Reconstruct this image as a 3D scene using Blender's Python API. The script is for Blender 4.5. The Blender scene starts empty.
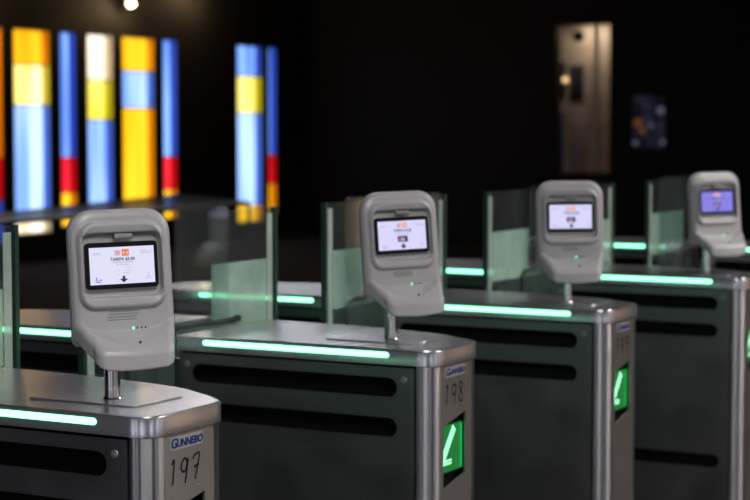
import bpy, bmesh, math, random
from mathutils import Vector, Matrix
from mathutils.geometry import tessellate_polygon
random.seed(7)
C = bpy.context.scene.collection
R = math.radians

# ------------------------------------------------------------------ materials
def nodes_of(name):
    m = bpy.data.materials.new(name); m.use_nodes = True
    nt = m.node_tree
    return m, nt, nt.nodes['Principled BSDF']

def steel(name, col, r0, r1, grain=(2, 2, 120), metal=1.0, bump=0.003, brushed=0.0):
    m, nt, b = nodes_of(name)
    b.inputs['Metallic'].default_value = metal
    tc = nt.nodes.new('ShaderNodeTexCoord')
    mp = nt.nodes.new('ShaderNodeMapping'); mp.inputs['Scale'].default_value = grain
    n1 = nt.nodes.new('ShaderNodeTexNoise'); n1.inputs['Scale'].default_value = 6; n1.inputs['Detail'].default_value = 4
    n2 = nt.nodes.new('ShaderNodeTexNoise'); n2.inputs['Scale'].default_value = 9; n2.inputs['Detail'].default_value = 3
    nt.links.new(tc.outputs['Object'], mp.inputs['Vector'])
    nt.links.new(mp.outputs['Vector'], n1.inputs['Vector'])
    nt.links.new(tc.outputs['Object'], n2.inputs['Vector'])
    mx = nt.nodes.new('ShaderNodeMath'); mx.operation = 'ADD'
    nt.links.new(n1.outputs['Fac'], mx.inputs[0]); nt.links.new(n2.outputs['Fac'], mx.inputs[1])
    mr = nt.nodes.new('ShaderNodeMapRange')
    mr.inputs['From Min'].default_value = 0.7; mr.inputs['From Max'].default_value = 1.3
    mr.inputs['To Min'].default_value = r0; mr.inputs['To Max'].default_value = r1
    nt.links.new(mx.outputs[0], mr.inputs['Value'])
    nt.links.new(mr.outputs['Result'], b.inputs['Roughness'])
    cr = nt.nodes.new('ShaderNodeMapRange'); cr.data_type = 'FLOAT_VECTOR'
    vs = [i for i in cr.inputs if i.type == 'VECTOR']
    vs[1].default_value = (0.3,) * 3; vs[2].default_value = (0.7,) * 3
    vs[3].default_value = tuple(c * 0.95 for c in col); vs[4].default_value = tuple(min(1, c * 1.03) for c in col)
    vo = [o for o in cr.outputs if o.type == 'VECTOR'][0]
    nt.links.new(n2.outputs['Fac'], vs[0])
    nt.links.new(vo, b.inputs['Base Color'])
    bp = nt.nodes.new('ShaderNodeBump'); bp.inputs['Strength'].default_value = bump; bp.inputs['Distance'].default_value = 0.002
    nt.links.new(n1.outputs['Fac'], bp.inputs['Height'])
    nt.links.new(bp.outputs['Normal'], b.inputs['Normal'])
    if brushed:                                   # brushed across: highlights stretch up and down
        b.inputs['Anisotropic'].default_value = brushed; b.inputs['Anisotropic Rotation'].default_value = .25
        tg = nt.nodes.new('ShaderNodeTangent'); tg.direction_type = 'RADIAL'; tg.axis = 'Z'
        nt.links.new(tg.outputs['Tangent'], b.inputs['Tangent'])
    return m

def plain(name, col, rough=0.5, metal=0.0, spec=0.5, noise=0.06, scale=14):
    m, nt, b = nodes_of(name)
    tc = nt.nodes.new('ShaderNodeTexCoord')
    n = nt.nodes.new('ShaderNodeTexNoise'); n.inputs['Scale'].default_value = scale; n.inputs['Detail'].default_value = 5
    nt.links.new(tc.outputs['Object'], n.inputs['Vector'])
    cr = nt.nodes.new('ShaderNodeValToRGB')
    cr.color_ramp.elements[0].position = .3; cr.color_ramp.elements[1].position = .7
    cr.color_ramp.elements[0].color = (*[c * (1 - noise) for c in col], 1)
    cr.color_ramp.elements[1].color = (*[min(1, c * (1 + noise)) for c in col], 1)
    nt.links.new(n.outputs['Fac'], cr.inputs['Fac'])
    nt.links.new(cr.outputs['Color'], b.inputs['Base Color'])
    b.inputs['Roughness'].default_value = rough; b.inputs['Metallic'].default_value = metal
    b.inputs['Specular IOR Level'].default_value = spec
    return m

def glow(name, col, strength, base=(0.02, 0.02, 0.02)):
    m, nt, b = nodes_of(name)
    b.inputs['Base Color'].default_value = (*base, 1)
    b.inputs['Emission Color'].default_value = (*col, 1)
    b.inputs['Emission Strength'].default_value = strength
    b.inputs['Roughness'].default_value = 0.35
    return m

def stained(name, edge, core, strength=1.38):
    """coloured glass lit from behind: clearer in the middle of its own thickness pattern, mottled by noise"""
    m, nt, b = nodes_of(name)
    tc = nt.nodes.new('ShaderNodeTexCoord')
    mp = nt.nodes.new('ShaderNodeMapping'); mp.inputs['Scale'].default_value = (1, 5, .45)
    n = nt.nodes.new('ShaderNodeTexNoise'); n.inputs['Scale'].default_value = 1.1; n.inputs['Detail'].default_value = 1
    nt.links.new(tc.outputs['Object'], mp.inputs['Vector']); nt.links.new(mp.outputs['Vector'], n.inputs['Vector'])
    cr = nt.nodes.new('ShaderNodeValToRGB')
    cr.color_ramp.elements[0].position = .36; cr.color_ramp.elements[1].position = .6
    cr.color_ramp.elements[0].color = (*edge, 1); cr.color_ramp.elements[1].color = (*core, 1)  # paler core of the backlight, painted into the emission
    nt.links.new(n.outputs['Fac'], cr.inputs['Fac'])
    nt.links.new(cr.outputs['Color'], b.inputs['Emission Color'])
    b.inputs['Emission Strength'].default_value = strength
    b.inputs['Base Color'].default_value = (0.03, 0.03, 0.03, 1); b.inputs['Roughness'].default_value = .3
    return m

def glass(name, tint, haze=0.04, hazecol=(.5, .55, .55), refl=1.0):
    m = bpy.data.materials.new(name); m.use_nodes = True
    nt = m.node_tree; nt.nodes.clear()
    out = nt.nodes.new('ShaderNodeOutputMaterial')
    tr = nt.nodes.new('ShaderNodeBsdfTransparent'); tr.inputs['Color'].default_value = (*tint, 1)
    df = nt.nodes.new('ShaderNodeBsdfDiffuse'); df.inputs['Color'].default_value = (*hazecol, 1)
    gl = nt.nodes.new('ShaderNodeBsdfGlossy'); gl.inputs['Roughness'].default_value = 0.06
    gl.inputs['Color'].default_value = (refl, refl, refl, 1)
    fr = nt.nodes.new('ShaderNodeFresnel'); ge = nt.nodes.new('ShaderNodeNewGeometry'); io = nt.nodes.new('ShaderNodeMapRange')
    io.inputs['To Min'].default_value = 1.48; io.inputs['To Max'].default_value = 1 / 1.48
    nt.links.new(ge.outputs['Backfacing'], io.inputs['Value']); nt.links.new(io.outputs['Result'], fr.inputs['IOR'])
    tc = nt.nodes.new('ShaderNodeTexCoord')
    n = nt.nodes.new('ShaderNodeTexNoise'); n.inputs['Scale'].default_value = 9; n.inputs['Detail'].default_value = 4
    nt.links.new(tc.outputs['Object'], n.inputs['Vector'])
    mr = nt.nodes.new('ShaderNodeMapRange')
    mr.inputs['From Min'].default_value = .3; mr.inputs['From Max'].default_value = .7
    mr.inputs['To Min'].default_value = haze * .7; mr.inputs['To Max'].default_value = min(1, haze * 1.3)
    nt.links.new(n.outputs['Fac'], mr.inputs['Value'])
    m1 = nt.nodes.new('ShaderNodeMixShader'); m2 = nt.nodes.new('ShaderNodeMixShader')
    nt.links.new(mr.outputs['Result'], m1.inputs[0]); nt.links.new(tr.outputs[0], m1.inputs[1]); nt.links.new(df.outputs[0], m1.inputs[2])
    nt.links.new(fr.outputs[0], m2.inputs[0]); nt.links.new(m1.outputs[0], m2.inputs[1]); nt.links.new(gl.outputs[0], m2.inputs[2])
    nt.links.new(m2.outputs[0], out.inputs['Surface'])
    return m

M = {}
M['steel'] = steel('brushed_steel', (.52, .515, .51), .32, .36, grain=(60, 60, 1.5), bump=.0, brushed=.9)
M['steel_top'] = plain('satin_steel_lid', (.64, .635, .65), .25, metal=.87, noise=.02, scale=2)
M['steel_side'] = steel('worn_steel_panel', (.31, .31, .315), .32, .48, bump=.006)
M['steel_end'] = steel('satin_steel_end', (.44, .425, .42), .36, .42, grain=(2, 40, 2), metal=.86, bump=.0, brushed=.7)
M['chrome'] = steel('polished_steel', (.62, .61, .6), .10, .18, bump=.005)
M['lock'] = plain('lock_metal', (.42, .42, .42), .3, metal=.6)
M['black'] = plain('black_void', (.006, .006, .006), .8, spec=.1)
M['rubber'] = plain('black_rubber', (.015, .015, .015), .55)
M['plastic'] = plain('grey_white_plastic', (.43, .42, .416), .27, noise=.02, scale=30)
M['dark_plastic'] = plain('black_gloss_plastic', (.006, .006, .007), .5, spec=.15)
M['grey_plastic'] = plain('mid_grey_plastic', (.30, .295, .29), .45)
M['ink'] = plain('black_ink', (.01, .01, .012), .6)
M['blue_ink'] = plain('blue_ink', (.006, .022, .14), .5)
M['sticker'] = plain('silver_sticker', (.35, .35, .36), .4)
M['led'] = glow('green_light_strip', (.24, 1.0, .54), 3.6)
M['dot'] = glow('green_status_light', (.10, 1.0, .40), 2.5)
M['sign_green'] = glow('green_sign_panel', (.0, .17, .022), 1.0)
M['sign_arrow'] = glow('green_white_led_dots', (.42, 1.0, .66), 2.2)
M['sign_edge'] = glow('bright_green_edge', (.02, .6, .12), 1.0)
M['glass'] = glass('clear_glass', (.86, .90, .89), .035)
M['film'] = glass('frosted_film', (.75, .85, .8), .70, (.46, .66, .54))
M['strip'] = glass('pale_edge_strip', (.7, .8, .75), .6, (.60, .72, .62))
M['edge'] = plain('dark_green_glass_edge', (.02, .05, .035), .3)

# ------------------------------------------------------------------ mesh helpers
def link(name, me, mat, parent=None):
    o = bpy.data.objects.new(name, me); C.objects.link(o)
    if mat is not None:
        me.materials.clear(); me.materials.append(mat)
    if parent: o.parent = parent
    return o

def from_bm(name, bm, mat, parent=None, smooth=None):
    bmesh.ops.recalc_face_normals(bm, faces=bm.faces)
    me = bpy.data.meshes.new(name); bm.to_mesh(me); bm.free()
    if smooth is not None:
        me.polygons.foreach_set('use_smooth', [True] * len(me.polygons))
        me.set_sharp_from_angle(angle=R(smooth))
        me.polygons.foreach_set('use_smooth', [len(p.vertices) <= 8 for p in me.polygons])   # big flat faces stay flat
    return link(name, me, mat, parent)

def box(bm, x0, x1, y0, y1, z0, z1):
    v = [bm.verts.new((x, y, z)) for x in (x0, x1) for y in (y0, y1) for z in (z0, z1)]
    for f in ((0, 1, 3, 2), (4, 6, 7, 5), (0, 4, 5, 1), (2, 3, 7, 6), (0, 2, 6, 4), (1, 5, 7, 3)):
        bm.faces.new([v[i] for i in f])

def bevel_box(name, dims, mat, parent=None, r=.003, seg=2):
    bm = bmesh.new(); box(bm, *dims)
    bmesh.ops.recalc_face_normals(bm, faces=bm.faces)
    bmesh.ops.bevel(bm, geom=bm.edges[:], offset=r, segments=seg, affect='EDGES', profile=.5)
    return from_bm(name, bm, mat, parent, 40)

def loft(bm, rings, cap0=True, cap1=True):
    vs = [[bm.verts.new(p) for p in r] for r in rings]
    n = len(vs[0])
    for a, b in zip(vs, vs[1:]):
        for i in range(n):
            bm.faces.new((a[i], a[(i + 1) % n], b[(i + 1) % n], b[i]))
    if cap0: bm.faces.new(vs[0][::-1])
    if cap1: bm.faces.new(vs[-1])

def rrect(x0, x1, y0, y1, r, n=7):
    """rounded rectangle, counter-clockwise; r one radius or four (x0y0, x1y0, x1y1, x0y1)"""
    rs = r if isinstance(r, (tuple, list)) else (r,) * 4
    pts = []
    for (cx, cy, a0), q in zip(((x0, y0, 180), (x1, y0, 270), (x1, y1, 0), (x0, y1, 90)), rs):
        q = max(q, 1e-5)
        ox = cx + (q if cx == x0 else -q); oy = cy + (q if cy == y0 else -q)
        for k in range(n + 1):
            a = R(a0 + 90 * k / n)
            pts.append((ox + q * math.cos(a), oy + q * math.sin(a)))
    return pts

def capsule(x0, x1, z0, z1, n=10):
    return rrect(x0, x1, z0, z1, (z1 - z0) / 2, n)

def plate(bm, outer, holes, t0, t1, fn):
    """flat plate with holes; fn(u, v, t) -> xyz"""
    polys = [outer] + list(holes)
    flat = [p for q in polys for p in q]
    tris = tessellate_polygon([[Vector((p[0], p[1], 0)) for p in q] for q in polys])
    a = [bm.verts.new(fn(p[0], p[1], t0)) for p in flat]
    b = [bm.verts.new(fn(p[0], p[1], t1)) for p in flat]
    for t in tris:
        try:
            bm.faces.new([a[i] for i in t]); bm.faces.new([b[i] for i in reversed(t)])
        except ValueError:
            pass
    k = 0
    for q in polys:
        n = len(q)
        for i in range(n):
            j = (i + 1) % n
            bm.faces.new((a[k + i], a[k + j], b[k + j], b[k + i]))
        k += n

def cyl(bm, p0, p1, r0, r1=None, n=20):
    p0 = Vector(p0); p1 = Vector(p1); r1 = r0 if r1 is None else r1
    d = (p1 - p0).normalized(); s = d.orthogonal().normalized(); t = d.cross(s)
    rings = []
    for p, r in ((p0, r0), (p1, r1)):
        rings.append([p + s * (r * math.cos(2 * math.pi * k / n)) + t * (r * math.sin(2 * math.pi * k / n)) for k in range(n)])
    loft(bm, rings)

def tube(bm, pts, r, n=10):
    pts = [Vector(p) for p in pts]; rings = []
    s = None
    for i, p in enumerate(pts):
        d = (pts[min(i + 1, len(pts) - 1)] - pts[max(i - 1, 0)]).normalized()
        s = d.orthogonal().normalized() if s is None else (s - d * s.dot(d)).normalized()
        t = d.cross(s)
        rings.append([p + s * (r * math.cos(2 * math.pi * k / n)) + t * (r * math.sin(2 * math.pi * k / n)) for k in range(n)])
    loft(bm, rings)

def text_mesh(body, size, fn, align='CENTER', offset=0.0, shear=0.0, extrude=0.0):
    cu = bpy.data.curves.new('lettering', 'FONT')
    cu.body = body; cu.size = size; cu.align_x = align; cu.align_y = 'CENTER'
    cu.offset = offset; cu.shear = shear; cu.extrude = extrude; cu.resolution_u = 3
    o = bpy.data.objects.new('lettering', cu); C.objects.link(o)
    dg = bpy.context.evaluated_depsgraph_get(); dg.update()
    me = bpy.data.meshes.new_from_object(o.evaluated_get(dg))
    bpy.data.objects.remove(o); bpy.data.curves.remove(cu)
    for v in me.vertices:
        v.co = fn(*v.co)
    return me

def stroke(bm, pts, w, fn, t=.0004):
    """pen stroke as a thin raised ribbon: pts in (u, v)"""
    L, Rr = [], []
    for i, p in enumerate(pts):
        a = Vector(pts[max(i - 1, 0)]); b = Vector(pts[min(i + 1, len(pts) - 1)])
        d = (b - a).normalized(); nrm = Vector((-d.y, d.x)) * (w / 2)
        L.append(Vector(p) + nrm); Rr.append(Vector(p) - nrm)
    poly = L + Rr[::-1]
    n = len(pts)
    a = [bm.verts.new(fn(p.x, p.y, t)) for p in poly]
    for i in range(n - 1):
        bm.faces.new((a[i], a[i + 1], a[2 * n - 2 - i], a[2 * n - 1 - i]))

def smooth_path(pts, n=6):
    out = []
    P = [Vector(p) for p in pts]
    for i in range(len(P) - 1):
        p0 = P[max(i - 1, 0)]; p1 = P[i]; p2 = P[i + 1]; p3 = P[min(i + 2, len(P) - 1)]
        for k in range(n):
            t = k / n
            out.append(.5 * ((2 * p1) + (p2 - p0) * t + (2 * p0 - 5 * p1 + 4 * p2 - p3) * t * t + (3 * p1 - p0 - 3 * p2 + p3) * t ** 3))
    out.append(P[-1])
    return [(p.x, p.y) for p in out]

def thing(name, label, cat, loc=(0, 0, 0), rz=0, group=None):
    o = bpy.data.objects.new(name, None); C.objects.link(o)
    o.empty_display_size = .1
    o.location = loc; o.rotation_euler = (0, 0, rz); o['label'] = label; o['category'] = cat
    if group: o['group'] = group
    return o

def copy_tree(o, parent=None):
    c = o.copy(); C.objects.link(c)
    if parent: c.parent = parent
    for ch in list(o.children): copy_tree(ch, c)
    return c

def struct(o):
    o['kind'] = 'structure'; return o

# ------------------------------------------------------------------ measurements of the place (metres)
W = .20                                   # width of a gate cabinet
L = .549                                  # length of one cabinet
ROW = [0.0, .85, 1.687, 2.656, 3.96]      # near faces of the five dividers
ZT = 1.0; ZB = .970                       # lid top and lid lower edge

# ------------------------------------------------------------------ gate cabinets
FAR = [(.000, .157), (-.005, .180), (-.028, .202), (-.070, .230), (-.148, .271), (-.330, .308), (-L, .326)]   # the far side swells away from the end
def far_path(ins=0.0):
    p = smooth_path(FAR, 4)
    out = []
    for i, q in enumerate(p):
        a = Vector(p[max(i - 1, 0)]); b = Vector(p[min(i + 1, len(p) - 1)])
        d = (b - a).normalized(); n = Vector((-d.y, d.x))
        r = Vector(q) + n * ins
        out.append((max(min(r.x, -ins), -L + ins), r.y))
    return out
def plan(ins, r=.038):
    q = max(r - ins, .002)
    near = [(-ins - q + q * math.cos(R(-90 + 9 * k)), ins + q + q * math.sin(R(-90 + 9 * k))) for k in range(11)]
    return [(-L + ins, ins)] + near + far_path(ins)
def make_cabinet(root, signed):
    # inner frame, black, seen through the slots
    bm = bmesh.new(); loft(bm, [[(x, y, z) for x, y in plan(.022, .03)] for z in (0, ZB - .002)])
    from_bm('frame', bm, M['black'], root)
    # side panels with the long rounded slots
    slots = [capsule(-.514, -.075, .9125, .9475), capsule(-.514, -.075, .8405, .8755), capsule(-.514, -.067, .4915, .5265)]
    out = rrect(-L + .006, -.0405, .04, ZB - .0035, .002, 2)
    bm = bmesh.new()
    plate(bm, out, slots, 0, .004, lambda u, v, t: (u, .0015 + t, v))
    p = from_bm('side_panel', bm, M['steel_side'], root, 30)
    for x in (-.5255, -.061):
        bm = bmesh.new()
        cyl(bm, (x, .0015, .9457), (x, -.0007, .9457), .0062, .0052, 18)
        cyl(bm, (x, -.0007, .9457), (x, -.0015, .9457), .0030, .0026, 12)
        from_bm('lock', bm, M['lock'], p, 30)
    bm = bmesh.new()
    a, b = far_path(.003), far_path(.007)
    ring = a + b[::-1]
    loft(bm, [[(x, y, z) for x, y in ring] for z in (0, ZB)])
    from_bm('far_side_panel', bm, M['steel_side'], root, 30)
    # rounded corner posts
    r = .034
    for s in (0,):
        bm = bmesh.new()
        pts = []
        for k in range(11):
            a = R(-90 + 90 * k / 10); pts.append((-.003 - r + r * math.cos(a), .002 + r + r * math.sin(a)))
        pts = [(-.0365 - .0005, .002)] + pts
        inn = [(-.037, .006)] + [(-.003 - r + (r - .004) * math.cos(R(-90 + 9 * k)), .002 + r + (r - .004) * math.sin(R(-90 + 9 * k))) for k in range(11)]
        ring = pts + inn[::-1]
        if s: ring = [(x, W - y) for x, y in ring]
        loft(bm, [[(x, y, z) for x, y in ring] for z in (0, ZB)])
        from_bm('corner_post', bm, M['steel'], root, 35)
    # end panel, with the slanted opening of the arrow sign
    e0, e1 = .0365, .1580
    hole = [(.043, .746), (.135, .764), (.135, .878), (.043, .860)]
    bm = bmesh.new()
    plate(bm, [(e0, 0), (e1, 0), (e1, ZB), (e0, ZB)], [hole], 0, .004, lambda u, v, t: (-.003 - t, u, v))
    ep = from_bm('end_panel', bm, M['steel_end'], root, 30)
    bm = bmesh.new()
    cyl(bm, (-.003, .118, .888), (-.0022, .118, .888), .0014, n=10)
    from_bm('screw', bm, M['chrome'], ep)
    # plain inner end
    bm = bmesh.new(); box(bm, -L + .004, -L + .010, .004, .318, 0, ZB)
    from_bm('inner_end_panel', bm, M['steel'], root)
    # lid
    bm = bmesh.new()
    rings = []
    for ins, z in ((.004, ZB), (0, ZB + .001), (0, ZT - .003), (.001, ZT - .001), (.0032, ZT)):
        rings.append([(x, y, z) for x, y in plan(ins)])
    loft(bm, rings)
    lid = from_bm('lid', bm, M['steel_top'], root, 30)
    bm = bmesh.new()
    plate(bm, capsule(-.488, -.091 if signed else -.165, .9836, .9934), [], 0, .0020, lambda u, v, t: (u, .0005 - t, v))
    from_bm('light_strip', bm, M['led'], lid, 30)
    bm = bmesh.new()
    fp = [q for q in far_path(0.0) if -.50 < q[0] < -.16]
    ring = [(x, y - .001) for x, y in fp] + [(x, y + .002) for x, y in fp[::-1]]
    loft(bm, [[(x, y, z) for x, y in ring] for z in (.9832, .9939)])
    from_bm('light_strip', bm, M['led'], lid, 30)
    # arrow sign set back in the opening
    if signed:
        bm = bmesh.new(); box(bm, -.016, -.012, .0415, .139, .772, .8565)
        sg = from_bm('arrow_sign', bm, M['sign_green'], root)
        fn = lambda u, v, t: (-.0119 + t, .0435 + u * .090, .8555 - v * .0825)
        bm = bmesh.new()
        def led(u, v):
            c = fn(u, v, 0)
            ring = [(c[0] + .0006, c[1] + .0019 * math.cos(2 * math.pi * k / 8), c[2] + .0019 * math.sin(2 * math.pi * k / 8)) for k in range(8)]
            ring0 = [(c[0] - .0002, p[1], p[2]) for p in ring]
            loft(bm, [ring0, ring])
        dirv = Vector((-.58 * .090, .74 * .0825)); dl = dirv.length
        nrm = Vector((-dirv.y, dirv.x)).normalized()
        for k in range(16):
            for q in (-1, 0, 1):
                t = k / 15
                u = .66 - .58 * t + nrm.x * q * .0058 / .090; v = .08 + .74 * t + nrm.y * q * .0058 / .0825
                if .02 < u < .98 and .03 < v < .95: led(u, v)
        for k in range(7):
            for q in (0, 1):
                led(.06 + .46 * k / 6, .83 - q * .07)
                led(.05 + q * .065, .84 - .44 * k / 6)
        from_bm('arrow', bm, M['sign_arrow'], sg)
        bm = bmesh.new(); box(bm, -.0122, -.0112, .1305, .1330, .7745, .8540)
        from_bm('sign_edge', bm, M['sign_edge'], sg)  # glowing strip painted as the reflection along the display glass edge
    return ep

def end_fn(u, v, t): return (-.003 + t, u, v)

def add_plate_and_number(ep, digits):
    bm = bmesh.new(); plate(bm, rrect(.050, .129, .9465, .9645, .0008, 2), [], 0, .0007, end_fn)
    from_bm('name_plate', bm, M['sticker'], ep)
    me = text_mesh('G', .0185, lambda x, y, z: (-.0019 + z, .0585 + x * 1.15, .9555 + y), offset=.0006, shear=.12, extrude=.0001)
    link('lettering', me, M['blue_ink'], ep)
    me = text_mesh('UNNEBO', .0145, lambda x, y, z: (-.0019 + z, .0650 + x * 1.05, .9547 + y), align='LEFT', offset=.0006, shear=.12, extrude=.0001)
    link('lettering', me, M['blue_ink'], ep)
    glyph = {
        '1': [[(.1, .82), (.62, 1.0), (.45, .5), (.25, 0)]],
        '9': [[(.95, .9), (.55, 1.02), (.12, .8), (.2, .55), (.6, .5), (.95, .75), (.98, .98), (.85, .5), (.62, 0)]],
        '7': [[(.05, .85), (.4, 1.0), (1.0, 1.02), (.75, .55), (.4, 0)], [(.25, .5), (.95, .6)]],
        '8': [[(.8, .95), (.4, 1.02), (.12, .82), (.45, .6), (.9, .3), (.75, .02), (.3, .02), (.1, .25), (.5, .58), (.92, .8), (.75, .97)]],
        '0': [[(.5, 1.0), (.1, .6), (.2, .1), (.6, 0), (.95, .45), (.8, .92), (.5, 1.0)]],
    }
    x = .052
    for k, d in enumerate(digits):
        bm = bmesh.new()
        w = .012 if d == '1' else .018
        base = (.8985, .8965, .8985)[k]
        for st in glyph[d]:
            stroke(bm, smooth_path([(x + a * w, base + b * .0345) for a, b in st]), .0037, end_fn)
        from_bm('handwritten_digit', bm, M['ink'], ep)
        x += w + .0105

CABS = []
front_labels = [
    'steel turnstile nearest the camera, handwritten 197 on its end',
    'steel turnstile with handwritten 198 above its green arrow sign, second in the row',
    'third steel turnstile of the row, blurred green arrow on its narrow end',
    'fourth steel turnstile, its end cut by the right edge of the photo',
    'farthest steel turnstile, a bit of lid at the right edge behind the fourth reader',
]
proto = thing('turnstile', front_labels[0], 'turnstile', (0, ROW[0], 0), 0, 'turnstiles in the front row')
ep0 = make_cabinet(proto, True)
fronts = [proto]
for i in range(1, 5):
    t = copy_tree(proto); t.location = (0, ROW[i], 0); t['label'] = front_labels[i]; fronts.append(t)
for t, dg in zip(fronts, ('197', '198', '199', '190', '190')):
    ep = [c for c in t.children if c.name.split('.')[0] == 'end_panel'][0]
    if t in fronts[:3]: add_plate_and_number(ep, dg)

# black rubber trim at the inner end of each front turnstile, where the glass slides out
for i, t in enumerate(fronts):
    bm = bmesh.new()
    p = [(-.600, -.088, .0), (-.600, -.088, .965)] + [(-.600, -.088 + .03 - .03 * math.cos(R(a)), .972 + .03 * math.sin(R(a))) for a in (15, 40, 65, 90)] + [(-.600, .29, 1.002)]
    tube(bm, p, .0050, 10)
    cyl(bm, (-.600, .283, 1.003), (-.600, .297, 1.003), .0062, n=14)
    from_bm('rubber_trim', bm, M['rubber'], t, 40)
    bm = bmesh.new(); box(bm, -.575, -.551, .03, W - .03, 0, .95)
    from_bm('gate_post', bm, M['steel_side'], t)

rear_labels = {
    1: 'rear steel cabinet with green light strip, just left of the nearest reader',
    2: 'rear steel cabinet seen through the clear glass flaps between the first and second readers',
    3: 'rear steel cabinet with short green strip showing just right of the second reader',
    4: 'farthest rear cabinet, short green strip between the third and fourth readers',
}
rp = None
for i in (1, 2, 3, 4):
    if rp is None:
        rp = thing('gate_cabinet', rear_labels[i], 'cabinet', (0, 0, 0), 0, 'cabinets behind the glass gates')
        make_cabinet(rp, False); t = rp
        for o in list(rp.children_recursive):     # the rear cabinets are the mirror image: their marked ends face away
            for v in o.data.vertices: v.co.x = -v.co.x
            o.data.flip_normals()
    else:
        t = copy_tree(rp)
    t.location = (-1.230, ROW[i], 0); t['label'] = rear_labels[i]

# ------------------------------------------------------------------ glass flaps
def flap(label, edge, inner_end, overlap, group='glass gate flaps'):
    s = 1 if edge > inner_end else -1         # s: direction towards the free edge
    X = -.600
    t = thing('glass_flap', label, 'gate flap', (X, inner_end, 0), 0, group)
    d = abs(edge - inner_end)
    zt = 1.226
    def pane(name, y0, y1, x, th, mat, z0, z1, r, par):
        bm = bmesh.new()
        a, b = sorted((s * y0, s * y1))
        rad = (.001, .001, r, .001) if s > 0 else (.001, .001, .001, r)
        plate(bm, rrect(a, b, z0, z1, rad, 6), [], 0, th, lambda u, v, q: (x + q, u, v))
        return from_bm(name, bm, mat, par, 30)
    ip = pane('inner_pane', .0, d - overlap[0], .008, .006, M['glass'], .12, zt + .010, .014, t)
    op = pane('outer_pane', d - overlap[1], d - .004, -.014, .006, M['glass'], .12, zt, .010, t)
    pane('frosted_film', d - overlap[1] + .003, d - .034, -.0075, .0008, M['film'], .986, 1.118, .001, op)
    pane('pale_strip', d - .031, d - .010, -.0075, .0008, M['strip'], .16, zt - .012, .001, op)
    pane('edge_trim', d - .004, d + .006, -.015, .012, M['edge'], .12, zt, .001, op)
    bm = bmesh.new()                                # foot clamp on the floor carrying both panes
    a, b = sorted((s * .0, s * .06))
    box(bm, -.022, .020, a, b, 0, .16)
    from_bm('foot_clamp', bm, M['steel_side'], t)
    return t

flap('glass gate flap at the left edge of the photo, beside the nearest reader', .452, .215, (.19, .22))
flap('glass gate flap hidden behind the nearest reader', .640, .84, (.06, .17))
flap('clear double glass gate flap between the first and second readers', 1.298, .905, (.209, .244))
flap('glass gate flap just left of the second reader, lower half frosted', 1.512, 1.680, (.06, .17))
flap('narrow sliver of glass gate flap at the right edge of the second reader', 2.104, 1.895, (.06, .19))
flap('glass gate flap just left of the third reader, lower half frosted', 2.355, 2.640, (.24, .272))
flap('glass gate flap at the right edge of the third reader', 3.258, 2.865, (.16, .19))
flap('glass gate flap just left of the fourth reader, lower half frosted', 3.571, 3.94, (.06, .34))

# ------------------------------------------------------------------ card readers
PZ = .05                                   # pivot height of a reader head above the lid
def head_mesh():
    bm = bmesh.new()
    x0, x1, z0, z1 = -.0765, .0765, .080, .2745
    body = lambda ins, y: [(x, y, z) for x, z in rrect(x0 + ins, x1 - ins, z0 + ins, z1 - ins, [max(q - ins * .8, .004) for q in (.010, .010, .036, .036)], 10)]
    fr = lambda ins, y: [(x, y, z) for x, z in rrect(-.0650 + ins, .0620 - ins, .131 + ins, .256 - ins, [max(q - ins * .7, .004) for q in (.022, .022, .026, .026)], 10)]
    rc = lambda ins, y: [(x, y, z) for x, z in rrect(-.0595 + ins, .0575 - ins, .1475 + ins, .2395 - ins, (.012, .012, .014, .014), 10)]
    rings = [body(.026, .018), body(.017, .015), body(.009, .004), body(.003, -.008), body(.0, -.019), body(.001, -.026), body(.005, -.0315), body(.0105, -.0342),
             body(.0125, -.0345), fr(-.001, -.0345), fr(.0005, -.038), fr(.0035, -.0415), fr(.006, -.042), rc(-.001, -.040), rc(.002, -.029)]
    loft(bm, rings)
    # sloping tray where the card is held
    def outline(ins):
        hw, fw, yf, q = .0755 - ins, .0585 - ins, -.087 + ins, .017
        right = [(hw - .012, .004 - ins), (hw - .006, -.006), (hw - .001, -.016), (hw, -.022), (hw - (hw - fw) * .10, -.030), (hw - (hw - fw) * .45, -.048), (fw + .001, yf + q + .003)]
        for k in range(9):
            a = R(4 - 94 * k / 8)
            right.append((fw - q + q * math.cos(a), yf + q + q * math.sin(a)))
        mid = [((fw - q) * (1 - 2 * f / 6), yf - .0025 * math.sin(math.pi * f / 6)) for f in range(1, 6)]
        return right + mid + [(-x, y) for x, y in right[::-1]]
    ztop = lambda y: .1155 + .80 * (min(y, -.034) + .034)
    rings = []
    for ins, kind, v in ((.014, 't', -.0325), (.004, 't', -.0310), (.0, 't', -.0255), (.0, 't', -.007), (.0018, 't', -.0025), (.0060, 't', -.0002), (.0100, 't', -.0014)):
        rings.append([(x, y, ztop(y) + v) for x, y in outline(ins)])
    loft(bm, rings)
    bmesh.ops.triangulate(bm, faces=bm.faces[:])
    bmesh.ops.recalc_face_normals(bm, faces=bm.faces)
    for v in bm.verts: v.co.z -= PZ
    me = bpy.data.meshes.new('housing'); bm.to_mesh(me); bm.free()
    o = bpy.data.objects.new('housing', me); C.objects.link(o)
    md = o.modifiers.new('r', 'REMESH'); md.mode = 'VOXEL'; md.voxel_size = .0011
    sm = o.modifiers.new('s', 'SMOOTH'); sm.factor = .5; sm.iterations = 4
    dg = bpy.context.evaluated_depsgraph_get(); dg.update()
    me2 = bpy.data.meshes.new_from_object(o.evaluated_get(dg))
    bpy.data.objects.remove(o); bpy.data.meshes.remove(me)
    me2.polygons.foreach_set('use_smooth', [True] * len(me2.polygons))
    me2.name = 'housing'
    return me2

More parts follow.
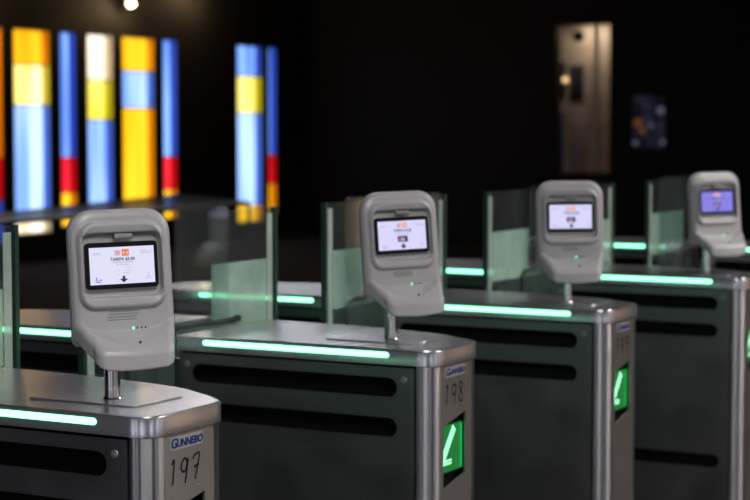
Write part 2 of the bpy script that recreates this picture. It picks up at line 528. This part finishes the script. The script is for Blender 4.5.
HEAD = head_mesh()
DX0, DX1, DZ0, DZ1 = -.0487, .0468, .1665, .2195        # lit area of the screen
YF = -.0362
def dfn(u, v, t=0): return (DX0 + u * (DX1 - DX0), YF - t, DZ1 - v * (DZ1 - DZ0) - PZ)

def make_reader(i, loc, th, roll, tilt, disp, label, picture, dx):
    t = thing('card_reader', label, 'card reader', loc, 0, 'card readers on the turnstiles')
    bevel_box('base_plate', (-.110, .078, -.052, .064, 0, .0022), M['steel_top'], t, .0006, 1)
    bm = bmesh.new()
    cyl(bm, (0, 0, .0022), (0, 0, .087), .0115, n=28)
    cyl(bm, (0, 0, .0022), (0, 0, .0042), .0150, .0135, 28)
    from_bm('post', bm, M['chrome'], t, 40)
    eul = (R(-tilt), R(roll), R(th))
    def put(o):
        o.parent = t; o.location = (dx * math.cos(R(th)), dx * math.sin(R(th)), PZ); o.rotation_euler = eul; return o
    put(link('housing', HEAD, M['plastic']))
    bm = bmesh.new()
    plate(bm, [(x, z - PZ) for x, z in rrect(-.0542, .0523, .1600, .2265, .0060, 6)], [], -.030, YF + .0004, lambda u, v, q: (u, q, v))
    put(from_bm('screen_bezel', bm, M['dark_plastic'], None, 30))
    bm = bmesh.new(); plate(bm, [(0, 0), (1, 0), (1, 1), (0, 1)], [], -.0006, .0002, lambda u, v, q: dfn(u, v, q))
    dp = put(from_bm('display', bm, disp, None))
    bg = M['scr_dark']
    def rect(name, u0, u1, v0, v1, mat):
        bm = bmesh.new(); plate(bm, [(u0, v0), (u1, v0), (u1, v1), (u0, v1)], [], .0002, .0005, dfn)
        return from_bm(name, bm, mat, dp)
    def strokes(name, lst, w, mat, tt=.0006):
        bm = bmesh.new()
        for pts in lst: stroke(bm, pts, w, dfn, tt)
        return from_bm(name, bm, mat, dp)
    def letters(body, uc, vc, size, mat, off=0):
        me = text_mesh(body, size, lambda x, y, z: (dfn(uc, vc)[0] + x, YF - .0005, dfn(uc, vc)[2] + y), offset=off)
        return link('lettering', me, mat, dp)
    # small blocks of tiny print, top left and top right
    strokes('fine_print', [[(.05, .15), (.17, .15)], [(.05, .19), (.185, .19)]], .012, M['scr_soft'])
    strokes('fine_print', [[(.80, .11), (.89, .11)], [(.78, .15), (.955, .15)], [(.79, .19), (.955, .19)]], .012, M['scr_soft'])
    # square emblem with a ring, and the orange one with a white inset
    rect('emblem', .39, .48, .08, .24, M['scr_pink'])
    ring = [(.435 + .022 * math.cos(R(a)), .16 + .04 * math.sin(R(a))) for a in range(0, 361, 30)]
    strokes('emblem', [ring], .014, M['scr_red'])
    rect('emblem', .50, .61, .07, .25, M['scr_orange'] if i == 0 else M['scr_coral'])
    strokes('emblem', [[(.525, .21), (.525, .12), (.555, .17), (.585, .12), (.585, .21)]], .015, M['scr_white'])
    letters('TARIFA $5.00', .51, .335, .0062, bg, .00018)
    letters('Presenta tu tarjeta', .51, .415, .0040, M['scr_soft'], .00006)
    letters('en el lector', .51, .480, .0040, M['scr_soft'], .00006)
    if picture:
        rect('picture', .40, .61, .53, .73, bg)
        rect('picture', .41, .47, .60, .725, M['scr_red'])
        rect('picture', .42, .50, .54, .60, M['scr_blue'])
        rect('picture', .47, .55, .59, .70, M['scr_pale'])
        rect('picture', .54, .60, .55, .64, M['scr_brown'])
    else:
        strokes('drawing', [smooth_path([(.50, .74), (.55, .66), (.60, .55), (.63, .57), (.62, .70), (.56, .75), (.50, .74)])], .012, M['scr_faint'])
        strokes('drawing', [[(.41, .74), (.44, .75)], [(.42, .63), (.46, .64)], [(.59, .56), (.62, .54)], [(.52, .70), (.60, .71)], [(.55, .65), (.61, .66)]], .012, M['scr_soft'])
    # arrow
    bm = bmesh.new()
    plate(bm, [(.495, .79), (.535, .79), (.535, .865), (.57, .865), (.57, .885), (.515, .965), (.46, .885), (.46, .865), (.495, .865)], [], .0002, .0006, dfn)
    from_bm('arrow', bm, bg, dp)
    # corner symbols
    strokes('symbol', [[(.09, .80), (.10, .84), (.08, .88), (.13, .90)], [(.13, .88), (.165, .86), (.165, .90)], [(.075, .93), (.16, .93)]], .018, M['scr_blue'] if i == 0 else M['scr_soft'])
    strokes('symbol', [[(.88, .74), (.92, .74)], [(.90, .80), (.87, .86), (.865, .89), (.94, .89), (.93, .86), (.90, .80)]], .010, M['scr_soft'])
    # tab above the screen
    put(bevel_box('sensor_tab', (-.011, .016, -.0385, -.029, .2315 - PZ, .2385 - PZ), M['grey_plastic'], None, .0012))
    # speaker
    if i == 0:
        bm = bmesh.new()
        for r in range(4):
            for k in range(13):
                x = -.022 + k * .0034 + (.0012 if r % 2 else 0) - (.0015 * r if r else -.002)
                cyl(bm, (x, -.0335, .1275 - r * .0040 - PZ), (x, -.0352, .1275 - r * .0040 - PZ), .0009, n=6)
        put(from_bm('speaker_grille', bm, M['ink'], None))
    elif i < 3:
        bm = bmesh.new()
        plate(bm, [(x, z - PZ) for x, z in rrect(-.022, .016, .1165, .1275, .004, 4)], [], .033, .0353, lambda u, v, q: (u, -q, v))
        put(from_bm('speaker_cover', bm, M['grey_plastic'], None, 30))
    # status lights on the tray: one lit green, three dark
    def tray_dot(x, y, r, mat, name):
        z = .1155 + .80 * (y + .034) - .0013 - PZ
        nrm = Vector((0, -.80, 1)).normalized(); c = Vector((x, y, z))
        bm = bmesh.new(); cyl(bm, c - nrm * .002, c + nrm * .0007, r, r * .8, 14)
        return put(from_bm(name, bm, mat, None, 40))
    for k in range(4):
        tray_dot(.0075 + k * .0060, -.0475, .0016 if k == 0 else .0012, M['dot'] if k == 0 else M['ink'], 'status_light')
    tray_dot(.009, -.0725, .0020, M['ink'], 'sensor_hole')
    bm = bmesh.new()
    me = [(-.010, .0575), (.004, .0575)]
    yl = -.0885
    stroke(bm, me, .0006, lambda u, v, q: (u + .004, yl - .0004, v - PZ))
    for a in ((.012, .057), (.0155, .057)):
        stroke(bm, [(a[0], a[1] - .002), (a[0] + .0013, a[1] + .002), (a[0] + .0026, a[1] - .002)], .0007, lambda u, v, q: (u + .004, yl + .0002, v - PZ))
    put(from_bm('moulded_mark', bm, M['grey_plastic'], None))
    return t

M['scr'] = glow('white_screen', (.77, .77, .97), .95)
M['scr_v'] = glow('violet_screen', (.27, .24, .92), .80)
M['scr_l'] = glow('lilac_white_screen', (.72, .70, 1.0), .95)
for n, c in dict(scr_dark=(.015, .016, .04), scr_soft=(.42, .42, .58), scr_faint=(.66, .66, .84), scr_pink=(.80, .55, .66), scr_red=(.70, .16, .18),
                 scr_orange=(.85, .22, .05), scr_coral=(.95, .38, .34), scr_white=(.85, .75, .75), scr_blue=(.05, .08, .5), scr_pale=(.6, .6, .85), scr_brown=(.10, .05, .03)).items():
    M[n] = glow('screen_ink_' + n[4:], c, .9)

READERS = [
    ((-.150, .116), 53, -1.2, 5, 'scr', 'grey card reader with lit screen, largest and nearest, on the turnstile marked 197', False, .0135),
    ((-.150, .118), 52, -1.8, 5, 'scr_l', 'grey card reader on the turnstile marked 198, second from the left', True, .018),
    ((-.143, .106), 35, -.3, 5, 'scr_l', 'blurred grey card reader on the third turnstile, white lit screen', True, .0035),
    ((-.141, .102), 49, -1.2, 5, 'scr_v', 'blurred grey card reader at the far right with violet lit screen', True, .021),
]
for i, (p, th, roll, tilt, disp, lab, pic, dx) in enumerate(READERS):
    make_reader(i, (p[0], ROW[i] + p[1], ZT + .0004), th, roll, tilt, M[disp], lab, pic, dx)

# ------------------------------------------------------------------ the hall
RX0, RX1, RY0, RY1, RZ = -11.0, 7.0, -6.0, 19.0, 3.3
M['wall_dark'] = plain('dark_painted_wall', (.012, .011, .010), .75, spec=.2, scale=3)
M['wall_back'] = plain('black_painted_wall', (.007, .007, .008), .75, spec=.2, scale=3)
M['wall_pale'] = plain('warm_grey_wall', (.40, .375, .37), .7, scale=2)
M['wall_dim'] = plain('slate_wall', (.26, .27, .28), .7, scale=2)
M['floor'] = plain('dark_polished_floor', (.012, .0115, .011), .9, scale=4, noise=.2, spec=.1)
M['ceiling'] = plain('dark_ceiling', (.02, .02, .02), .8, scale=2)
M['reveal'] = plain('white_window_reveal', (.05, .05, .05), .6)

def flat(name, dims, mat):
    bm = bmesh.new(); box(bm, *dims); return struct(from_bm(name, bm, mat))
flat('floor', (RX0 - .3, RX1 + .2, RY0 - .2, RY1 + .8, -.1, 0), M['floor'])
flat('ceiling', (RX0 - .3, RX1 + .2, RY0 - .2, RY1 + .8, RZ, RZ + .1), M['ceiling'])
flat('wall_right', (RX1, RX1 + .2, RY0 - .2, RY1 + .8, 0, RZ), M['wall_pale'])
flat('wall_front', (RX0 - .3, RX1, RY0 - .2, RY0, 0, RZ), M['wall_dim'])

# stained windows in the left wall: (y0, y1, z0, [(z top, colour), ...])
ST = {
    'amber': stained('amber_glass', (1.0, .40, .004), (1.1, .58, .02)),
    'cream': stained('cream_glass', (1.0, .86, .05), (1.25, 1.02, .55)),
    'white': stained('white_glass', (1.0, .82, .55), (1.3, 1.15, .95)),
    'lime': stained('yellow_lime_glass', (.85, .72, .01), (1.15, .95, .35)),
    'blue': stained('blue_glass', (.10, .22, .80), (.28, .52, 1.1)),
    'sky': stained('sky_blue_glass', (.22, .42, 1.0), (.60, .85, 1.25)),
    'red': stained('red_glass', (.75, .006, .02), (.95, .03, .05)),
    'sun': stained('sunny_yellow_glass', (1.0, .52, .006), (1.15, .68, .03)),
}
LINE = {k: glow(k + '_side_glass', c, .15, tuple(x * .7 for x in c)) for k, c in dict(amber=(1, .36, .004), cream=(.8, .7, .02), white=(.9, .75, .5), lime=(.75, .68, .01), blue=(.06, .14, .75), sky=(.10, .22, .85), red=(.8, .01, .02), sun=(1, .42, .004)).items()}
WIN = [
    (12.350, 12.760, .20, [(2.45, 'amber'), (1.09, 'red'), (.66, 'blue')]),
    (12.920, 13.530, .28, [(2.45, 'amber'), (2.075, 'cream'), (1.647, 'sky'), (.475, 'white')]),
    (13.690, 13.980, .33, [(2.45, 'blue'), (1.083, 'red'), (.704, 'sun')]),
    (14.160, 14.640, .33, [(2.45, 'white'), (1.937, 'lime'), (1.496, 'sky')]),
    (14.800, 15.430, .33, [(2.45, 'sun'), (2.057, 'sky'), (1.636, 'sun')]),
    (15.590, 15.890, .33, [(2.45, 'blue'), (1.068, 'red'), (.681, 'sun')]),
    (17.170, 17.760, .215, [(2.45, 'blue'), (2.059, 'lime'), (1.597, 'sky'), (.43, 'sun')]),
    (17.900, 18.110, .294, [(2.45, 'blue'), (1.064, 'red'), (.693, 'sun')]),
]
DEP = .10
bm = bmesh.new()
plate(bm, [(RY0, 0), (RY1, 0), (RY1, RZ), (RY0, RZ)], [[(a, b), (c, b), (c, 2.45), (a, 2.45)] for a, c, b, _ in WIN], 0, .2, lambda u, v, t: (RX0 - t, u, v))
struct(from_bm('wall_left', bm, M['wall_dark']))
for k, (a, c, b, panes) in enumerate(WIN):
    bm = bmesh.new()
    plate(bm, [(a + .0005, b + .0005), (c - .0005, b + .0005), (c - .0005, 2.4495), (a + .0005, 2.4495)],
          [[(a + .012, b + .012), (c - .012, b + .012), (c - .012, 2.438), (a + .012, 2.438)]], .002, DEP + .03, lambda u, v, t: (RX0 - t, u, v))
    w = struct(from_bm('window_%d' % (k + 1), bm, M['reveal']))
    zs = [p[0] for p in panes] + [b]
    for (z1, col), z0 in zip(panes, zs[1:]):
        bm = bmesh.new()
        box(bm, RX0 - DEP - .012, RX0 - DEP, a + .012, c - .012, max(z0, b + .012) + .006, min(z1, 2.438) - .006)
        zb, zt2 = max(z0, b + .012) + .006, min(z1, 2.438) - .006
        gp = from_bm('glass_pane', bm, ST[col], w)
        bm = bmesh.new()
        for ya, yc in ((a + .012, a + .020), (c - .020, c - .012)): box(bm, RX0 - DEP + .0005, RX0 - .004, ya, yc, zb, zt2)
        from_bm('glass_side', bm, LINE[col], gp)
    bm = bmesh.new()
    for z in zs[1:-1]: box(bm, RX0 - DEP - .014, RX0 - DEP + .014, a + .012, c - .012, z - .006, z + .006)
    from_bm('glazing_bar', bm, M['black'], w)

# back wall with a lit opening and a dim shop window
OP = (-7.505, -6.795, .86, 2.675); SH = (-6.53, -6.08, 1.17, 1.80)
bm = bmesh.new()
hl = lambda q: [(q[0], q[2]), (q[1], q[2]), (q[1], q[3]), (q[0], q[3])]
plate(bm, [(RX0, 0), (RX1, 0), (RX1, RZ), (RX0, RZ)], [hl(OP), hl(SH)], 0, .15, lambda u, v, t: (u, RY1 + t, v))
struct(from_bm('wall_back', bm, M['wall_back']))
M['booth_wall'] = plain('booth_plaster', (.42, .36, .31), .7, scale=3, noise=.2)
bm = bmesh.new()
x0, x1, z0, z1 = OP
box(bm, x0 - .35, x1 + .15, RY1 + .60, RY1 + .64, z0 - .1, z1 + .1)
box(bm, x0 - .39, x0 - .35, RY1 + .15, RY1 + .64, z0 - .1, z1 + .1)
box(bm, x1 + .15, x1 + .19, RY1 + .15, RY1 + .64, z0 - .1, z1 + .1)
box(bm, x0 - .39, x1 + .19, RY1 + .15, RY1 + .64, z0 - .14, z0 - .1)
box(bm, x0 - .39, x1 + .19, RY1 + .15, RY1 + .64, z1 + .1, z1 + .14)
wn = struct(from_bm('window_9', bm, M['booth_wall']))
def tag(o, label, cat, group=None):
    o['label'] = label; o['category'] = cat
    if group: o['group'] = group
    return o
M['board'] = plain('dark_blue_board', (.02, .022, .045), .5)
M['blue_banner'] = plain('blue_banner', (.06, .07, .24), .6)
M['lilac'] = plain('pale_lilac_poster', (.36, .30, .33), .6)
yb = RY1 + .60
px = lambda x: 1.44556 + (x - 1.44556) * 1.01408
pz = lambda z: 1.38941 + (z - 1.38941) * 1.01408
tag(bevel_box('notice_board', (px(-7.590), px(-7.495), yb - .02, yb, pz(1.78), pz(2.23)), M['board']), 'narrow dark notice board in the lit opening on the back wall', 'notice board', 'boards in the lit opening')
tag(bevel_box('notice_board', (px(-7.440), px(-7.255), yb - .02, yb, pz(1.755), pz(2.19)), M['board']), 'wider dark notice board right of the narrow one, in the lit opening', 'notice board', 'boards in the lit opening')
tag(bevel_box('poster', (px(-7.620), px(-7.515), yb - .012, yb, pz(.80), pz(1.61)), M['blue_banner']), 'blue poster low at the left of the lit opening', 'poster')
tag(bevel_box('poster', (px(-7.420), px(-7.220), yb - .012, yb, pz(.80), pz(1.68)), M['lilac']), 'pale lilac poster low in the middle of the lit opening', 'poster')
bm = bmesh.new(); cyl(bm, (-7.07, RY1 + .25, z0 - .1), (-7.07, RY1 + .25, z1 + .1), .03, n=16)
tag(from_bm('steel_post', bm, M['steel_side'], None, 40), 'grey upright post at the right of the lit opening', 'post')
# round ceiling fan-like lamp, dark, hanging inside the opening
t = thing('round_lamp', 'dark round lamp near the top of the lit opening', 'lamp', (-7.30, RY1 + .22, 2.545))
bm = bmesh.new(); bmesh.ops.create_uvsphere(bm, u_segments=20, v_segments=12, radius=.07)
from_bm('shade', bm, M['black'], t, 60)
bm = bmesh.new(); cyl(bm, (0, 0, .08), (0, 0, z1 + .1 - 2.545), .008, n=10); from_bm('stem', bm, M['black'], t)
M['bulb_warm'] = glow('warm_bulb', (1.0, .62, .28), 1.6)
for x, z, lab in ((px(-7.575), pz(2.02), 'small warm lamp left of the notice boards in the lit opening'), (px(-7.470), pz(2.01), 'small warm lamp between the notice boards in the lit opening')):
    t = thing('wall_lamp', lab, 'lamp', (x, yb - .02, z))
    bm = bmesh.new(); bmesh.ops.create_uvsphere(bm, u_segments=14, v_segments=10, radius=.035)
    for v in bm.verts: v.co.y -= .05
    from_bm('bulb', bm, M['bulb_warm'], t, 60)
    bm = bmesh.new(); cyl(bm, (0, .02, 0), (0, -.02, 0), .02, .018, 14); from_bm('base', bm, M['black'], t)

# dim shop window: dark box with a painted glow and small discs for lit goods
bm = bmesh.new()
x0, x1, z0, z1 = SH
box(bm, x0 + .0005, x1 - .0005, RY1 + .10, RY1 + .13, z0 + .0005, z1 - .0005)
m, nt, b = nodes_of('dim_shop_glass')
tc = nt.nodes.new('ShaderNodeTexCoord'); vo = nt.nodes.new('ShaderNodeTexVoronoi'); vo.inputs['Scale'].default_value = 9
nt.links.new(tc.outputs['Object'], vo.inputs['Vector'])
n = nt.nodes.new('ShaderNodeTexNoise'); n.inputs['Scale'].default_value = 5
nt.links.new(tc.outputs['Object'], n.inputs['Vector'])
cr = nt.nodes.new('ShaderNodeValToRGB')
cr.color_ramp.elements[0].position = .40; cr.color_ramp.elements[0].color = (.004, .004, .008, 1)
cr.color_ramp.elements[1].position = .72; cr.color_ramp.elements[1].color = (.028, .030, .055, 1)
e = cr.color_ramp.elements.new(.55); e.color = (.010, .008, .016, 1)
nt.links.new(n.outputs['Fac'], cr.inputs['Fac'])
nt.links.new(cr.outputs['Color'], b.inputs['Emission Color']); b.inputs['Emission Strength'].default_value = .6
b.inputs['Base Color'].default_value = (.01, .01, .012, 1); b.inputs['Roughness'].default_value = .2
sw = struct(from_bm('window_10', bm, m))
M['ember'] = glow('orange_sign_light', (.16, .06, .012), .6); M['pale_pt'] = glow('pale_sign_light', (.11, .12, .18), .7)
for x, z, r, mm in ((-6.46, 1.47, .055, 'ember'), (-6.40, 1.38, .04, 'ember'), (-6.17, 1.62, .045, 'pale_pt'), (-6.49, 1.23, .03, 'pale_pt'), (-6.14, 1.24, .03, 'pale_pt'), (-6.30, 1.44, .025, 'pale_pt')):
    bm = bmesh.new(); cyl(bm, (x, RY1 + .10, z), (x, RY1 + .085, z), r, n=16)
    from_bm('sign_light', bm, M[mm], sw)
flat('trim_1', (-4.88, -4.45, RY1 - .06, RY1, 0, RZ), plain('brown_pilaster', (.022, .018, .016), .6))

# glass-topped rail counter in front of the stained windows
cam_c = Vector((1.44556, -2.00865, 1.38941))
t = thing('glass_counter', 'long glass-topped counter rail in front of the stained windows', 'counter', (-5.5, 8.0, 0))
A = Vector((-5.257, 8.463)); B = Vector((-6.539, 9.522)); Cc = Vector((-5.636, 6.298)); D = Vector((-5.026, 5.581))
CNT = (A, B, Cc, D)
def counter(A, B, Cc, D, z):
    rel = lambda p, zz: (p.x + 5.5, p.y - 8.0, zz)
    bm = bmesh.new()
    q = [A, B, Cc, D]
    loft(bm, [[rel(p, z - .004) for p in q], [rel(p, z + .004) for p in q]])
    from_bm('glass_top', bm, M['counter_glass'], t)
    for p, r_ in zip(q, q[1:] + q[:1]):
        bm = bmesh.new(); cyl(bm, rel(p, z - .012), rel(r_, z - .012), .012, n=10); from_bm('rail', bm, M['rubber'], t, 40)
    for p in q:
        bm = bmesh.new(); cyl(bm, rel(p, 0), rel(p, z - .014), .012, n=10); from_bm('leg', bm, M['rubber'], t, 40)
M['counter_glass'] = glass('counter_glass', (.80, .79, .78), .5, (.8, .78, .78), .12)
counter(A, B, Cc, D, .90)

# ------------------------------------------------------------------ lamps of the place and added lights
def ceiling_light(loc, sx, sy, power, col, label):
    t = thing('ceiling_light', label, 'ceiling light', loc, 0, 'ceiling light panels')
    bm = bmesh.new(); plate(bm, rrect(-sx / 2 - .03, sx / 2 + .03, -sy / 2 - .03, sy / 2 + .03, .01, 3), [rrect(-sx / 2, sx / 2, -sy / 2, sy / 2, .002, 2)], -.05, 0, lambda u, v, q: (u, v, q))
    from_bm('frame', bm, M['steel_side'], t)
    bm = bmesh.new(); box(bm, -sx / 2, sx / 2, -sy / 2, sy / 2, -.035, -.02)
    from_bm('diffuser', bm, glow('diffuser', col, power), t)
ceiling_light((1.6, -1.2, RZ), 1.2, 1.2, 15, (1.0, .98, .985), 'square ceiling light panel above the nearest turnstile')
ceiling_light((1.8, 3.2, RZ), 1.2, 1.2, 15, (1.0, .98, .985), 'square ceiling light panel above the third turnstile')
ceiling_light((-3.6, 6.0, RZ), 1.2, 1.2, 15, (.90, .92, 1.0), 'square ceiling light panel above the glass counter')  # added to put a sheen on lids and reader tops
ceiling_light((4.6, 3.0, RZ), .6, 2.4, 40, (1.0, .90, .88), 'long ceiling light panel washing the right wall')
# added glowing panels, unseen behind and right of the camera, for reflections in the steel
M['day'] = stained('entrance_glass', (.55, .58, .75), (.9, .92, 1.05), 2.4)
M['day_warm'] = stained('shop_glass', (.8, .45, .18), (1.1, .78, .52), 1.6)
for k, (axis, a0, a1, mm) in enumerate((('y', -1.5, -.8, 'day'), ('y', .2, .7, 'day'), ('y', 2.5, 3.6, 'day'), ('y', 4.6, 5.0, 'day'), ('x', -3.4, -2.4, 'day'), ('x', .2, .7, 'day'), ('x', 8.4, 9.6, 'day_warm'), ('x', 15.2, 16.6, 'day_warm'))):
    bm = bmesh.new()
    if axis == 'y': box(bm, a0, a1, RY0 + .01, RY0 + .04, .1, 2.4)
    else: box(bm, RX1 - .04, RX1 - .01, a0, a1, .1, 2.4)
    w = struct(from_bm('window_%d' % (11 + k), bm, M[mm]))  # numbered on from the windows, but an added light panel
    bm = bmesh.new()
    for b0, b1 in ((a0 - .06, a0), (a1, a1 + .06)):
        if axis == 'y': box(bm, b0, b1, RY0, RY0 + .06, 0, 2.46)
        else: box(bm, RX1 - .06, RX1, b0, b1, 0, 2.46)
    from_bm('frame', bm, M['rubber'], w)

# warm spot lamps above the stained windows
M['spot'] = glow('spot_bulb', (1.0, .78, .50), 14)
for (y, z, pw) in ((12.30, 2.84, 20), (14.76, 2.80, 24), (16.20, 3.02, 20)):
    t = thing('spot_lamp', 'warm spot lamp above the stained windows', 'lamp', (RX0, y, z), 0, 'spot lamps above the stained windows')
    bm = bmesh.new(); cyl(bm, (0, 0, .05), (.16, 0, .03), .012, n=10); cyl(bm, (.16, 0, .005), (.16, 0, .075), .06, .035, 18)
    from_bm('bracket', bm, M['black'], t, 40)
    bm = bmesh.new(); bmesh.ops.create_uvsphere(bm, u_segments=16, v_segments=10, radius=.045)
    for v in bm.verts: v.co.x += .16
    from_bm('bulb', bm, M['spot'], t, 60)
    ld = bpy.data.lights.new('lamp_light', 'POINT'); ld.energy = pw; ld.color = (1, .66, .34); ld.shadow_soft_size = .03
    lo = bpy.data.objects.new('lamp_light', ld); C.objects.link(lo); lo.parent = t; lo.location = (.22, 0, -.01)
# lamp inside the lit opening
ld = bpy.data.lights.new('booth_light', 'AREA'); ld.energy = 4.6; ld.size = .2; ld.color = (1, .80, .58)
lo = bpy.data.objects.new('booth_light', ld); C.objects.link(lo); lo.location = (-7.20, RY1 + .36, 2.72)

wd = bpy.data.worlds.new('world'); bpy.context.scene.world = wd; wd.use_nodes = True
wd.node_tree.nodes['Background'].inputs[0].default_value = (.01, .01, .012, 1)
wd.node_tree.nodes['Background'].inputs[1].default_value = .3

# ------------------------------------------------------------------ camera
cd = bpy.data.cameras.new('camera'); co = bpy.data.objects.new('camera', cd); C.objects.link(co)
F_PX = 1831.74
cd.sensor_fit = 'HORIZONTAL'; cd.sensor_width = 36; cd.lens = F_PX / 750 * 36
co.location = cam_c
co.rotation_euler = (R(90 - 3.7606), 0, R(28.6869))
cd.dof.use_dof = True; cd.dof.focus_distance = 2.62; cd.dof.aperture_fstop = 6.2; cd.dof.aperture_blades = 9
cd.clip_end = 100
sc = bpy.context.scene; sc.camera = co
sc.view_settings.view_transform = 'Standard'; sc.view_settings.look = 'None'
sc.view_settings.gamma = 1; sc.view_settings.use_curve_mapping = False
sc.view_settings.exposure = 0
